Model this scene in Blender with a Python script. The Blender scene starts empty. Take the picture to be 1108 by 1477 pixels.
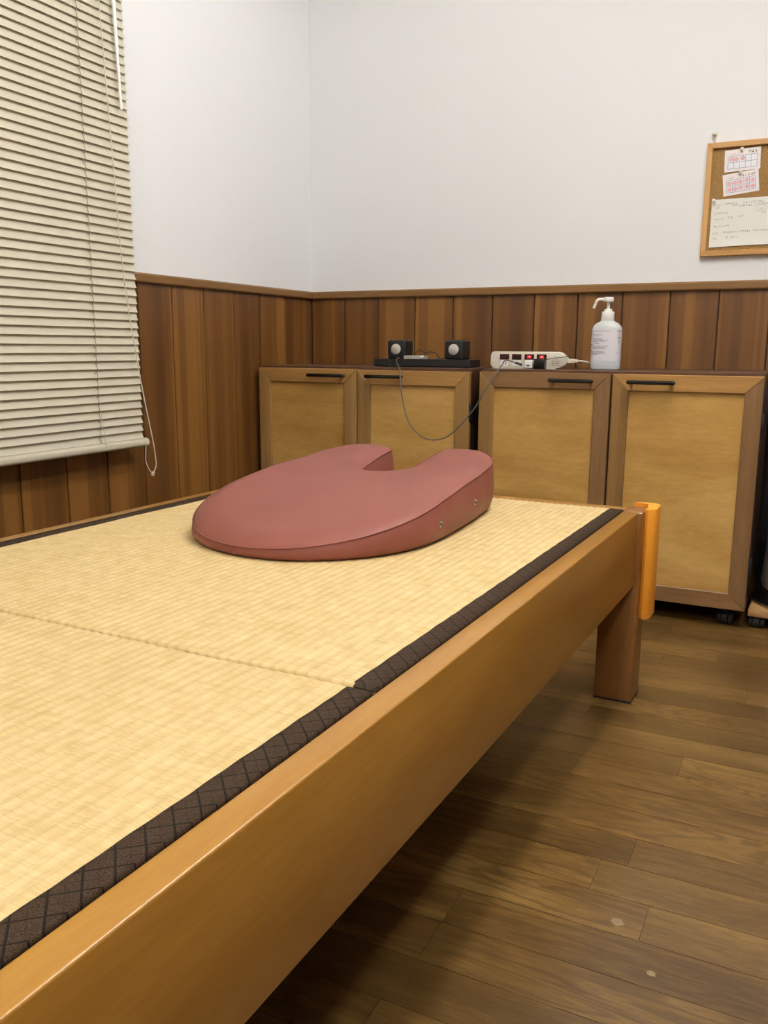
import bpy, bmesh, math, random
from mathutils import Vector, Matrix
from mathutils.geometry import delaunay_2d_cdt
S = bpy.context.scene
COL = S.collection
R = math.radians

# ---------------------------------------------------------------- camera
cam_d = bpy.data.cameras.new('camera')
cam = bpy.data.objects.new('camera', cam_d); COL.objects.link(cam)
cam_d.sensor_fit = 'VERTICAL'; cam_d.sensor_height = 24.0
cam_d.lens = 1231.6 / 1477 * 24.0
cam_d.clip_start = 0.02; cam_d.clip_end = 50
_p, _r, _y = R(10.92), R(-0.32), R(26.58)
fwd = Vector((0, math.cos(_p), -math.sin(_p))); rgt = Vector((1, 0, 0)); dwn = Vector((0, -math.sin(_p), -math.cos(_p)))
r2 = math.cos(_r) * rgt + math.sin(_r) * dwn; d2 = -math.sin(_r) * rgt + math.cos(_r) * dwn
Rz = Matrix.Rotation(_y, 3, 'Z')
r2, d2, fwd = Rz @ r2, Rz @ d2, Rz @ fwd
cam.matrix_world = Matrix(((r2.x, -d2.x, -fwd.x, 0), (r2.y, -d2.y, -fwd.y, 0), (r2.z, -d2.z, -fwd.z, 0.8073), (0, 0, 0, 1)))
S.camera = cam

# ---------------------------------------------------------------- world, exposure, ceiling lamps
w = bpy.data.worlds.new('world'); S.world = w; w.use_nodes = True
w.node_tree.nodes['Background'].inputs[0].default_value = (0.9, 0.95, 1, 1)
w.node_tree.nodes['Background'].inputs[1].default_value = 0.02
S.view_settings.view_transform = 'Standard'; S.view_settings.look = 'None'
S.view_settings.exposure = 0.0; S.view_settings.gamma = 1.0; S.view_settings.use_curve_mapping = False
LAMPS = [(0.46, 1.30, 2.40, 0.80), (0.46, -1.10, 2.40, 0.70), (-0.26, 1.60, 2.40, 1.06), (-0.26, -0.9, 2.40, 1.05)]     # ceiling fixtures with bare fluorescent tubes, parallel to the bed
TUBE_COLOR, TUBE_STRENGTH = (1.0, 0.985, 0.955, 1), 73.0

# ---------------------------------------------------------------- helpers
def lin(c):
    c = c / 255.0
    return c / 12.92 if c <= 0.04045 else ((c + 0.055) / 1.055) ** 2.4
def rgb(r, g, b): return (lin(r), lin(g), lin(b), 1.0)

class Nodes:
    def __init__(s, name):
        s.m = bpy.data.materials.new(name); s.m.use_nodes = True
        s.t = s.m.node_tree; s.b = s.t.nodes['Principled BSDF']
    def n(s, typ, **kw):
        x = s.t.nodes.new(typ)
        for k, v in kw.items():
            if k in x.inputs: x.inputs[k].default_value = v
            else: setattr(x, k, v)
        return x
    def l(s, a, b): s.t.links.new(a, b)
    def math(s, op, a, b=None, c=None):
        x = s.t.nodes.new('ShaderNodeMath'); x.operation = op
        for i, v in enumerate((a, b, c)):
            if v is None: continue
            if isinstance(v, (int, float)): x.inputs[i].default_value = v
            else: s.l(v, x.inputs[i])
        return x.outputs[0]
    def ramp(s, fac, stops):
        x = s.t.nodes.new('ShaderNodeValToRGB'); e = x.color_ramp.elements
        while len(e) < len(stops): e.new(0.5)
        for i, (p, c) in enumerate(stops): e[i].position = p; e[i].color = c
        s.l(fac, x.inputs[0]); return x.outputs[0]
    def mix(s, fac, a, b, mode='MIX'):
        x = s.t.nodes.new('ShaderNodeMix'); x.data_type = 'RGBA'; x.blend_type = mode
        for sock, v in ((x.inputs[0], fac), (x.inputs[6], a), (x.inputs[7], b)):
            if isinstance(v, (int, float)): sock.default_value = v
            elif isinstance(v, tuple): sock.default_value = v
            else: s.l(v, sock)
        return x.outputs[2]
    def bump(s, h, strength=0.2, dist=0.001):
        x = s.n('ShaderNodeBump'); x.inputs['Strength'].default_value = strength; x.inputs['Distance'].default_value = dist
        s.l(h, x.inputs['Height']); s.l(x.outputs[0], s.b.inputs['Normal']); return x

def plain(name, col, rough=0.5, metal=0.0, noise=0.0, nscale=40, bump=0.0, spec=0.5, **kw):
    N = Nodes(name); N.b.inputs['Roughness'].default_value = rough; N.b.inputs['Metallic'].default_value = metal
    N.b.inputs['Specular IOR Level'].default_value = spec
    for k, v in kw.items(): N.b.inputs[k.replace('_', ' ')].default_value = v
    tc = N.n('ShaderNodeTexCoord'); nz = N.n('ShaderNodeTexNoise', Scale=nscale, Detail=4.0)
    N.l(tc.outputs['Object'], nz.inputs['Vector'])
    dk = tuple(c * (1 - noise) for c in col[:3]) + (1,); lt = tuple(min(1, c * (1 + noise)) for c in col[:3]) + (1,)
    N.l(N.ramp(nz.outputs['Fac'], [(0.3, dk), (0.7, lt)]), N.b.inputs['Base Color'])
    if bump: N.bump(nz.outputs['Fac'], bump, 0.001)
    return N.m

def wood(name, dark, mid, light, axis='Z', stretch=14, scale=9, rough=0.4, var=0.12, bands=0.0, grain=0.35, coat=0.0, fig=0.0, spec=0.5):
    """Veneer: fibres along an axis of the object, each piece with its own offset and tone."""
    N = Nodes(name); N.b.inputs['Roughness'].default_value = rough
    N.b.inputs['Specular IOR Level'].default_value = spec
    if coat: N.b.inputs['Coat Weight'].default_value = coat; N.b.inputs['Coat Roughness'].default_value = 0.18
    tc = N.n('ShaderNodeTexCoord'); oi = N.n('ShaderNodeObjectInfo')
    off = N.n('ShaderNodeCombineXYZ')
    for i, k in enumerate((13.7, 29.3, 7.1)): N.l(N.math('MULTIPLY', oi.outputs['Random'], k), off.inputs[i])
    add = N.n('ShaderNodeVectorMath', operation='ADD'); N.l(tc.outputs['Object'], add.inputs[0]); N.l(off.outputs[0], add.inputs[1])
    mp = N.n('ShaderNodeMapping'); sc = [1.0, 1.0, 1.0]; sc['XYZ'.index(axis)] = 1.0 / stretch
    mp.inputs['Scale'].default_value = sc; N.l(add.outputs[0], mp.inputs[0])
    n1 = N.n('ShaderNodeTexNoise', Scale=float(scale), Detail=5.0, Roughness=0.6, Distortion=0.4); N.l(mp.outputs[0], n1.inputs['Vector'])
    n2 = N.n('ShaderNodeTexNoise', Scale=float(scale * 22), Detail=3.0, Roughness=0.7); N.l(mp.outputs[0], n2.inputs['Vector'])
    f = N.math('ADD', N.math('MULTIPLY', n1.outputs['Fac'], 1 - grain), N.math('MULTIPLY', n2.outputs['Fac'], grain))
    c = N.ramp(f, [(0.33, dark), (0.5, mid), (0.66, light)])
    if fig:
        wv = N.n('ShaderNodeTexNoise', Scale=float(scale * 1.6), Detail=2.0, Distortion=1.2); N.l(mp.outputs[0], wv.inputs['Vector'])
        rings = N.math('SINE', N.math('MULTIPLY', wv.outputs['Fac'], 55.0))
        sel = N.math('GREATER_THAN', oi.outputs['Random'], 0.55)
        c = N.mix(N.math('MULTIPLY', N.math('MULTIPLY', N.math('MAXIMUM', rings, 0.0), sel), fig), c, dark)
    if bands:
        mb = N.n('ShaderNodeMapping'); sb = [1.0, 1.0, 1.0]; sb['XYZ'.index(axis)] = 0.0
        mb.inputs['Scale'].default_value = sb; N.l(add.outputs[0], mb.inputs[0])
        nb = N.n('ShaderNodeTexNoise', Scale=12.0, Detail=2.5, Roughness=0.6); N.l(mb.outputs[0], nb.inputs['Vector'])
        c = N.mix(bands, c, N.ramp(nb.outputs['Fac'], [(0.38, dark), (0.46, mid), (0.52, mid), (0.57, light)]))
    hs = N.n('ShaderNodeHueSaturation'); N.l(c, hs.inputs['Color'])
    N.l(N.math('MULTIPLY_ADD', oi.outputs['Random'], 2 * var, 1 - var), hs.inputs['Value'])
    N.l(hs.outputs[0], N.b.inputs['Base Color'])
    N.bump(n2.outputs['Fac'], 0.06, 0.0006)
    return N.m

def mesh_obj(name, bm, mat, parent=None, smooth=False, loc=None, rot=None):
    bmesh.ops.recalc_face_normals(bm, faces=bm.faces[:])
    me = bpy.data.meshes.new(name); bm.to_mesh(me); bm.free()
    if smooth:
        for p in me.polygons: p.use_smooth = True
        if smooth != 'all': me.set_sharp_from_angle(angle=R(38))
    mats = mat if isinstance(mat, (list, tuple)) else [mat]
    for m in mats: me.materials.append(m)
    o = bpy.data.objects.new(name, me); COL.objects.link(o)
    if parent: o.parent = parent
    if loc: o.location = loc
    if rot: o.rotation_euler = rot
    return o
def tag(o, label=None, cat=None, group=None, kind=None):
    if label: o['label'] = label
    if cat: o['category'] = cat
    if group: o['group'] = group
    if kind: o['kind'] = kind
    return o
def empty(name, loc=(0, 0, 0), rz=0.0, label=None, cat=None, group=None, kind=None, rot=None):
    o = bpy.data.objects.new(name, None); o.empty_display_size = 0.05; COL.objects.link(o)
    o.location = loc; o.rotation_euler = rot if rot else (0, 0, rz)
    return tag(o, label, cat, group, kind)
def instance(src, parent, loc=None, rot=None):
    c = src.copy(); COL.objects.link(c); c.parent = parent
    if loc: c.location = loc
    if rot: c.rotation_euler = rot
    return c
def box(bm, x0, x1, y0, y1, z0, z1, bev=0.0, seg=2):
    g = bmesh.ops.create_cube(bm, size=1.0)['verts']
    for v in g:
        v.co = Vector(((x0 + x1) / 2 + v.co.x * (x1 - x0), (y0 + y1) / 2 + v.co.y * (y1 - y0), (z0 + z1) / 2 + v.co.z * (z1 - z0)))
    if bev:
        es = list({e for v in g for e in v.link_edges})
        bmesh.ops.bevel(bm, geom=es, offset=bev, segments=seg, affect='EDGES', profile=0.5)
    return bm
def B(*a, **k): return box(bmesh.new(), *a, **k)
def prism(bm, pts, axis, a0, a1, bev=0.0, seg=2):
    """closed 2-D outline swept along an axis; pts are the other two coordinates in XYZ order"""
    def P(u, v, a): return {'X': (a, u, v), 'Y': (u, a, v), 'Z': (u, v, a)}[axis]
    lo = [bm.verts.new(P(u, v, a0)) for u, v in pts]; hi = [bm.verts.new(P(u, v, a1)) for u, v in pts]
    fs = [bm.faces.new(lo), bm.faces.new(hi)]
    n = len(pts)
    for i in range(n): bm.faces.new((lo[i], lo[(i + 1) % n], hi[(i + 1) % n], hi[i]))
    if bev:
        es = [e for f in fs for e in f.edges]
        bmesh.ops.bevel(bm, geom=es, offset=bev, segments=seg, affect='EDGES', profile=0.5)
    return bm
def lathe(bm, prof, seg=32, c=(0, 0, 0), axis='Z', sx=1.0, sy=1.0, closed=True):
    rings = []
    for r, h in prof:
        ring = []
        for k in range(seg):
            a = 2 * math.pi * k / seg; u, v = r * math.cos(a) * sx, r * math.sin(a) * sy
            p = {'Z': (u, v, h), 'Y': (u, h, v), 'X': (h, u, v)}[axis]
            ring.append(bm.verts.new((p[0] + c[0], p[1] + c[1], p[2] + c[2])))
        rings.append(ring)
    for a, b in zip(rings, rings[1:]):
        for k in range(seg): bm.faces.new((a[k], a[(k + 1) % seg], b[(k + 1) % seg], b[k]))
    if closed: bm.faces.new(rings[0]); bm.faces.new(rings[-1])
    return bm
def catmull(pts, n=8):
    pts = [Vector(p) for p in pts]; out = []
    q = [2 * pts[0] - pts[1]] + pts + [2 * pts[-1] - pts[-2]]
    for i in range(1, len(q) - 2):
        a, b, c, d = q[i - 1:i + 3]
        for k in range(n):
            t = k / n
            out.append(0.5 * ((2 * b) + (c - a) * t + (2 * a - 5 * b + 4 * c - d) * t * t + (3 * b - a - 3 * c + d) * t ** 3))
    out.append(pts[-1]); return out
def tube(bm, path, r, seg=8, caps=True, closed=False):
    path = [Vector(p) for p in path]; n = len(path); rings = []
    ref = Vector((0, 0, 1)); prev = None
    for i, p in enumerate(path):
        if closed: t = path[(i + 1) % n] - path[i - 1]
        else: t = path[min(i + 1, n - 1)] - path[max(i - 1, 0)]
        t.normalize()
        u = prev - prev.dot(t) * t if prev is not None else (ref.cross(t) if abs(t.z) < 0.9 else Vector((1, 0, 0)).cross(t))
        u.normalize(); v = t.cross(u); prev = u
        rr = r[i] if isinstance(r, (list, tuple)) else r
        rings.append([bm.verts.new(p + rr * (math.cos(2 * math.pi * k / seg) * u + math.sin(2 * math.pi * k / seg) * v)) for k in range(seg)])
    pairs = list(zip(rings, rings[1:])) + ([(rings[-1], rings[0])] if closed else [])
    for a, b in pairs:
        for k in range(seg): bm.faces.new((a[k], a[(k + 1) % seg], b[(k + 1) % seg], b[k]))
    if caps and not closed: bm.faces.new(rings[0]); bm.faces.new(rings[-1])
    return bm
def rrect(w, h, r, n=5, cx=0, cy=0):
    out = []
    for sx, sy, a0 in ((1, 1, 0), (-1, 1, 90), (-1, -1, 180), (1, -1, 270)):
        for k in range(n + 1):
            a = R(a0 + 90 * k / n); out.append((cx + sx * (w / 2 - r) + r * math.cos(a), cy + sy * (h / 2 - r) + r * math.sin(a)))
    return out

# ---------------------------------------------------------------- materials
M = {}
M['white_wall'] = plain('white_wallpaper', rgb(238, 239, 240), 0.75, noise=0.012, nscale=260, bump=0.12, spec=0.2)
M['ceiling'] = plain('ceiling_white', rgb(240, 240, 238), 0.9, noise=0.01)
M['plank'] = wood('cedar_plank', rgb(80, 47, 18), rgb(108, 69, 29), rgb(138, 95, 42), 'Z', 18, 12, 0.42, 0.07, bands=0.65, grain=0.3)
M['groove'] = plain('groove_dark', rgb(44, 26, 14), 0.7, noise=0.1)
M['cap'] = wood('cap_wood', rgb(112, 78, 38), rgb(126, 90, 46), rgb(138, 100, 54), 'X', 16, 10, 0.45, 0.03)
M['cap_left'] = wood('cap_wood_left', rgb(112, 78, 38), rgb(126, 90, 46), rgb(138, 100, 54), 'Y', 16, 10, 0.45, 0.03)
M['floor'] = wood('oak_floor', rgb(68, 48, 22), rgb(102, 76, 38), rgb(132, 103, 56), 'X', 7, 8, 0.28, 0.26, grain=0.34, fig=0.6)
M['spot'] = plain('pale_paint_spot', rgb(134, 116, 84), 0.6, noise=0.3, nscale=300)
M['floor_gap'] = plain('floor_joint', rgb(36, 24, 13), 0.6, noise=0.1)
M['bed'] = wood('bed_beech', rgb(144, 97, 32), rgb(160, 112, 41), rgb(177, 129, 54), 'Y', 10, 6, 0.34, 0.03, grain=0.25, coat=0.25)
M['bed_x'] = wood('bed_beech_cross', rgb(152, 104, 44), rgb(170, 120, 54), rgb(184, 134, 64), 'X', 10, 6, 0.34, 0.03, grain=0.25, coat=0.25)
M['bed_leg'] = wood('bed_leg', rgb(112, 70, 32), rgb(130, 84, 40), rgb(148, 102, 50), 'Z', 10, 6, 0.36, 0.04, grain=0.25, coat=0.2)
M['panel'] = wood('door_panel_veneer', rgb(168, 126, 62), rgb(193, 151, 82), rgb(214, 175, 104), 'X', 4, 6, 0.36, 0.04, grain=0.2, coat=0.15)
M['frame_gold_x'] = wood('door_frame_rail', rgb(142, 102, 52), rgb(164, 122, 66), rgb(182, 142, 82), 'X', 22, 16, 0.4, 0.06, grain=0.4)  # gold and reddish frame tints hold veneer variation plus painted-in shine
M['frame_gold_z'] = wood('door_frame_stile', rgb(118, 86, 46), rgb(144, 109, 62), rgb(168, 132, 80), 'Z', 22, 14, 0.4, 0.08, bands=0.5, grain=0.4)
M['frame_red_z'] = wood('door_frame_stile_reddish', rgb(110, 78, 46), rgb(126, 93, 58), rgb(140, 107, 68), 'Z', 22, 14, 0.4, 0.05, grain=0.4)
M['carcass'] = wood('cabinet_carcass', rgb(62, 38, 22), rgb(80, 52, 32), rgb(96, 64, 40), 'X', 14, 9, 0.35, 0.05, grain=0.4)
M['black'] = plain('black_plastic', rgb(22, 22, 24), 0.45, noise=0.05)
M['black_gloss'] = plain('black_handle', rgb(16, 14, 13), 0.25, noise=0.05)
M['black_rubber'] = plain('black_rubber', rgb(30, 30, 32), 0.6, noise=0.1)
M['steel'] = plain('brushed_steel', rgb(186, 178, 168), 0.32, 0.7, noise=0.04, nscale=90)
M['chrome'] = plain('chrome', rgb(200, 198, 195), 0.15, 1.0, noise=0.02)
M['silver_cone'] = plain('silver_cone', rgb(214, 208, 198), 0.38, 0.35, noise=0.03)
M['slat'] = plain('blind_slat_cream', rgb(206, 199, 178), 0.42, noise=0.015, nscale=14)
M['cord'] = plain('cord_white', rgb(214, 206, 188), 0.7, noise=0.05)
M['cord_grey'] = plain('ladder_cord_grey', rgb(150, 142, 124), 0.8, noise=0.05)
M['wand'] = plain('wand_clear', rgb(250, 250, 248), 0.12, noise=0.02)
M['foam'] = plain('orange_foam', rgb(250, 164, 44), 0.55, noise=0.04, nscale=200, bump=0.1)
M['leather'] = None
M['white_plastic'] = plain('white_plastic', rgb(240, 238, 232), 0.35, noise=0.01)
M['cream_plastic'] = plain('cream_plastic', rgb(222, 214, 196), 0.42, noise=0.015)
M['ink'] = plain('ink_grey', rgb(116, 116, 120), 0.8, noise=0.05)
M['ink_dark'] = plain('ink_dark', rgb(48, 46, 52), 0.8, noise=0.05)
M['ink_blue'] = plain('ink_blue_grey', rgb(104, 104, 130), 0.8, noise=0.05)
M['stamp'] = plain('stamp_red', rgb(226, 178, 182), 0.8, noise=0.18, nscale=900)
M['paper'] = plain('paper_white', rgb(238, 237, 228), 0.8, noise=0.012, nscale=20)
M['card'] = plain('card_pinkish', rgb(242, 234, 234), 0.7, noise=0.01)
M['card_cell'] = plain('card_cell_white', rgb(240, 240, 246), 0.7, noise=0.01)
M['cork_frame'] = wood('cork_frame_wood', rgb(176, 128, 70), rgb(194, 146, 84), rgb(206, 160, 98), 'X', 12, 10, 0.45, 0.03)
M['player'] = plain('player_silver', rgb(222, 220, 214), 0.25, 0.55, noise=0.02)
M['cable_grey'] = plain('cable_grey', rgb(92, 90, 86), 0.5, noise=0.05)
M['pin'] = plain('pin_white', rgb(232, 228, 216), 0.3, noise=0.02)
M['dolly'] = wood('dolly_pine', rgb(150, 112, 66), rgb(176, 138, 88), rgb(192, 156, 106), 'X', 10, 8, 0.55, 0.05)
M['liquid'] = plain('clear_liquid', rgb(196, 198, 204), 0.12, noise=0.01)
M['pane'] = plain('window_glass', rgb(10, 12, 16), 0.05, noise=0.02, Transmission_Weight=0.6)
M['alu'] = plain('window_aluminium', rgb(150, 146, 138), 0.35, 0.8, noise=0.03)

def mk_leather():
    N = Nodes('red_leatherette'); tc = N.n('ShaderNodeTexCoord')
    v = N.n('ShaderNodeTexVoronoi', Scale=420.0); N.l(tc.outputs['Object'], v.inputs['Vector'])
    nz = N.n('ShaderNodeTexNoise', Scale=9.0, Detail=4.0); N.l(tc.outputs['Object'], nz.inputs['Vector'])
    N.l(N.ramp(nz.outputs['Fac'], [(0.3, rgb(128, 71, 60)), (0.7, rgb(134, 76, 65))]), N.b.inputs['Base Color'])
    N.b.inputs['Roughness'].default_value = 0.5; N.b.inputs['Specular IOR Level'].default_value = 0.4; N.bump(v.outputs['Distance'], 0.12, 0.0006)
    return N.m
M['leather'] = mk_leather()
def mk_straw():
    N = Nodes('woven_rush'); tc = N.n('ShaderNodeTexCoord'); oi = N.n('ShaderNodeObjectInfo')
    sep = N.n('ShaderNodeSeparateXYZ'); N.l(tc.outputs['Object'], sep.inputs[0])
    mp = N.n('ShaderNodeMapping'); mp.inputs['Scale'].default_value = (18, 420, 1); N.l(tc.outputs['Object'], mp.inputs[0])
    n1 = N.n('ShaderNodeTexNoise', Scale=1.0, Detail=4.0, Roughness=0.65); N.l(mp.outputs[0], n1.inputs['Vector'])
    mp2 = N.n('ShaderNodeMapping'); mp2.inputs['Scale'].default_value = (68, 40, 1); N.l(tc.outputs['Object'], mp2.inputs[0])
    n2 = N.n('ShaderNodeTexNoise', Scale=1.0, Detail=2.0); N.l(mp2.outputs[0], n2.inputs['Vector'])
    n3 = N.n('ShaderNodeTexNoise', Scale=3.0, Detail=2.0); N.l(tc.outputs['Object'], n3.inputs['Vector'])
    f = N.math('ADD', N.math('MULTIPLY', n1.outputs['Fac'], 0.55), N.math('MULTIPLY', n2.outputs['Fac'], 0.45))
    c = N.ramp(f, [(0.3, rgb(190, 161, 102)), (0.5, rgb(212, 186, 132)), (0.66, rgb(225, 202, 152))])
    c = N.mix(N.math('MULTIPLY', n3.outputs['Fac'], 0.25), c, rgb(216, 186, 132))
    # thread line where the warp binds the rush, one per rib
    th = N.math('POWER', N.math('ABSOLUTE', N.math('COSINE', N.math('MULTIPLY', sep.outputs[0], math.pi / RIB))), 14.0)
    c = N.mix(N.math('MULTIPLY', th, 0.24), c, rgb(168, 140, 88))
    N.l(c, N.b.inputs['Base Color']); N.b.inputs['Roughness'].default_value = 0.6; N.b.inputs['Specular IOR Level'].default_value = 0.3
    N.bump(f, 0.45, 0.0022); return N.m
RIB = 0.0155
M['straw'] = mk_straw()
def mk_brocade():
    N = Nodes('brown_brocade'); tc = N.n('ShaderNodeTexCoord'); sep = N.n('ShaderNodeSeparateXYZ'); N.l(tc.outputs['Object'], sep.inputs[0])
    u = N.math('DIVIDE', sep.outputs[0], 0.030); v = N.math('DIVIDE', sep.outputs[1], 0.030)
    def lines(p, wdt):
        fr = N.math('ABSOLUTE', N.math('SUBTRACT', N.math('FRACT', p), 0.5)); return N.math('GREATER_THAN', fr, 0.5 - wdt)
    a = N.math('ADD', u, v); b = N.math('SUBTRACT', v, u)
    big = N.math('MAXIMUM', lines(a, 0.045), lines(b, 0.035))
    fine = N.math('MAXIMUM', lines(N.math('MULTIPLY', a, 2.0), 0.07), lines(N.math('MULTIPLY', b, 2.0), 0.07))
    nz = N.n('ShaderNodeTexNoise', Scale=700.0, Detail=2.0); N.l(tc.outputs['Object'], nz.inputs['Vector'])
    base = N.ramp(nz.outputs['Fac'], [(0.35, rgb(44, 32, 22)), (0.65, rgb(72, 55, 39))])
    c = N.mix(N.math('MULTIPLY', fine, 0.35), base, rgb(36, 27, 19)); c = N.mix(N.math('MULTIPLY', big, 0.85), c, rgb(20, 14, 10))
    N.l(c, N.b.inputs['Base Color']); N.b.inputs['Roughness'].default_value = 0.7; N.b.inputs['Specular IOR Level'].default_value = 0.12; N.bump(nz.outputs['Fac'], 0.2, 0.0004); return N.m
M['brocade'] = mk_brocade()
def mk_cork():
    N = Nodes('cork'); tc = N.n('ShaderNodeTexCoord'); v = N.n('ShaderNodeTexNoise', Scale=230.0, Detail=5.0, Roughness=0.75); N.l(tc.outputs['Object'], v.inputs['Vector'])
    N.l(N.ramp(v.outputs['Fac'], [(0.34, rgb(112, 82, 42)), (0.5, rgb(146, 111, 62)), (0.64, rgb(170, 135, 84))]), N.b.inputs['Base Color'])
    N.b.inputs['Roughness'].default_value = 0.9; N.bump(v.outputs['Fac'], 0.3, 0.001); return N.m
M['cork'] = mk_cork()
def emit(name, col, st):
    N = Nodes(name); N.b.inputs['Base Color'].default_value = (0.05, 0.0, 0.0, 1)
    N.b.inputs['Emission Color'].default_value = col; N.b.inputs['Emission Strength'].default_value = st; return N.m
M['neon'] = emit('switch_lamp_red', (1.0, 0.02, 0.03, 1), 0.7)
M['neon_core'] = emit('switch_lamp_core', (1.0, 0.35, 0.35, 1), 4.0)
M['switch_dark'] = plain('switch_dark_red', rgb(52, 22, 22), 0.25, noise=0.1)
M['translucent'] = plain('bottle_plastic', rgb(236, 238, 238), 0.3, noise=0.01, Transmission_Weight=0.25, Subsurface_Weight=0.3)

# ---------------------------------------------------------------- room shell
XL, YB, XR, YF, ZC = -1.84, 3.02, 4.2, -3.6, 2.5
WT = 0.12
def structure(name, bm, mat, **k): return tag(mesh_obj(name, bm, mat, **k), kind='structure')
PH = 0.995                                       # underside of the dado cap
ceiling = structure('ceiling', B(XL - WT, XR + WT, YF - WT, YB + WT, ZC, ZC + 0.1), M['ceiling'])
floor = structure('floor', B(XL - WT, XR + WT, YF - WT, YB + WT, -0.1, -0.0015), M['floor_gap'])
wall_left = structure('wall_left', B(XL - WT, XL - 0.008, YF - WT, YB + WT, -0.1, ZC), M['white_wall'])
wall_back = structure('wall_back', B(XL - 0.008, XR + WT, YB + 0.008, YB + WT, -0.1, ZC), M['white_wall'])
wall_right = structure('wall_right', B(XR, XR + WT, YF - WT, YB + 0.008, -0.1, ZC), M['white_wall'])
wall_front = structure('wall_front', B(XL - 0.008, XR, YF - WT, YF, -0.1, ZC), M['white_wall'])
# dark battens behind the wainscot, seen in the grooves
mesh_obj('backing_board', B(XL - 0.0081, XL - 0.004, YF, YB + 0.004, 0, PH + 0.005), M['groove'], wall_left)
mesh_obj('backing_board', B(XL - 0.004, XR, YB + 0.004, YB + 0.0081, 0, PH + 0.005), M['groove'], wall_back)
def plank_back(x0, x1):
    m = B(-(x1 - x0) / 2 + 0.0022, (x1 - x0) / 2 - 0.0022, -0.004, 0.004, 0, PH + 0.002, bev=0.0015, seg=1)
    return mesh_obj('plank', m, M['plank'], wall_back, loc=((x0 + x1) / 2, YB + 0.002, 0))
def plank_left(y0, y1):
    m = B(-0.004, 0.004, -(y1 - y0) / 2 + 0.0022, (y1 - y0) / 2 - 0.0022, 0, PH + 0.002, bev=0.0015, seg=1)
    return mesh_obj('plank', m, M['plank'], wall_left, loc=(XL - 0.002, (y0 + y1) / 2, 0))
xs = [XL, -1.69, -1.54, -1.384, -1.229, -1.075, -0.919, -0.764, -0.612, -0.457, -0.305]
while xs[-1] < 1.2: xs.append(xs[-1] + 0.153)
for a, b in zip(xs, xs[1:]): plank_back(a, b)
ys = [YB - 0.003, 2.989, 2.819, 2.658, 2.495, 2.331, 2.173, 2.019, 1.860, 1.706, 1.548]
while ys[-1] > -0.6: ys.append(ys[-1] - 0.159)
for a, b in zip(ys, ys[1:]): plank_left(b, a)
XE, YE = xs[-1], ys[-1]
# plain panelling on the parts of the room out of view
mesh_obj('panelling', B(XE, XR, YB - 0.002, YB + 0.006, 0, PH + 0.002), M['plank'], wall_back)
mesh_obj('panelling', B(XL - 0.006, XL + 0.002, YF, YE, 0, PH + 0.002), M['plank'], wall_left)
mesh_obj('panelling', B(XR - 0.010, XR, YF, YB - 0.002, 0, PH + 0.002), M['plank'], wall_right)
mesh_obj('panelling', B(XL + 0.002, XR - 0.010, YF, YF + 0.010, 0, PH + 0.002), M['plank'], wall_front)
def cap_profile(): return [(-0.008, 0.0), (0.014, 0.0), (0.016, 0.004), (0.016, 0.022), (0.012, 0.027), (-0.008, 0.0285)]
structure('trim_1', prism(bmesh.new(), [(XL + u, PH + v) for u, v in cap_profile()], 'Y', YF, YB - 0.016), M['cap_left'])
structure('trim_2', prism(bmesh.new(), [(YB - u, PH + v) for u, v in cap_profile()], 'X', XL - 0.004, XR), M['cap'])
structure('baseboard_left', B(XL - 0.004, XL + 0.010, YF, YB - 0.010, 0, 0.07, bev=0.003), M['cap_left'])
structure('baseboard_back', B(XL - 0.004, XR, YB - 0.010, YB + 0.006, 0, 0.07, bev=0.003), M['cap'])

# oak floor strips, each board its own piece of the floor
rng = random.Random(7)
PW = 0.0857; y = 1.0135 - 15 * PW; row = -15
while y < YB + 0.03:
    fixed = {0: [-1.31, -0.41, 0.49], -1: [-1.9, -0.41, 0.5], 10: [-1.05, -0.147, 0.75], 7: [-1.2, -0.172, 0.73], 6: [-1.25, -0.36, 0.55], 3: [-1.5, -0.2, 0.7]}.get(row)
    if fixed is None:
        st = XL - rng.random() * 0.9; fixed = []
        while st < 1.2: st += 0.9; fixed.append(st)
    cuts = sorted([XL - 0.005] + [c for c in fixed if XL + 0.05 < c < XR - 0.05] + [XR])
    for a, b in zip(cuts, cuts[1:]):
        hw, hl = PW / 2 - 0.0005, (b - a) / 2 - 0.0004
        if y + PW > YB + 0.01: hw = max(0.01, (YB + 0.01 - y) / 2)
        m = B(-hl, hl, -hw, hw, -0.006, 0.0)
        mesh_obj('floor_board', m, M['floor'], floor, loc=((a + b) / 2, y + PW / 2, 0))
    y += PW; row += 1
mesh_obj('floor_field', B(XL, XR, YF, 1.0135 - 15 * PW, -0.006, 0.0), M['floor'], floor)

# window behind the blind
win = empty('window_1', (XL, 1.15, 0.72), kind='structure')
for nm, a in (('window_frame', (0, 0.030, -0.72, -0.66, 0, 1.40)), ('window_frame', (0, 0.030, 0.66, 0.72, 0, 1.40)), ('window_frame', (0, 0.030, -0.66, 0.66, 0, 0.06)),
              ('window_frame', (0, 0.030, -0.66, 0.66, 1.34, 1.40)), ('window_mullion', (0.003, 0.027, -0.025, 0.025, 0.06, 1.34))):
    mesh_obj(nm, B(*a, bev=0.003), M['alu'], win)
for s in (-1, 1): mesh_obj('pane', B(0.008, 0.012, min(s * 0.66, s * 0.025), max(s * 0.66, s * 0.025), 0.06, 1.34), M['pane'], win)

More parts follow.
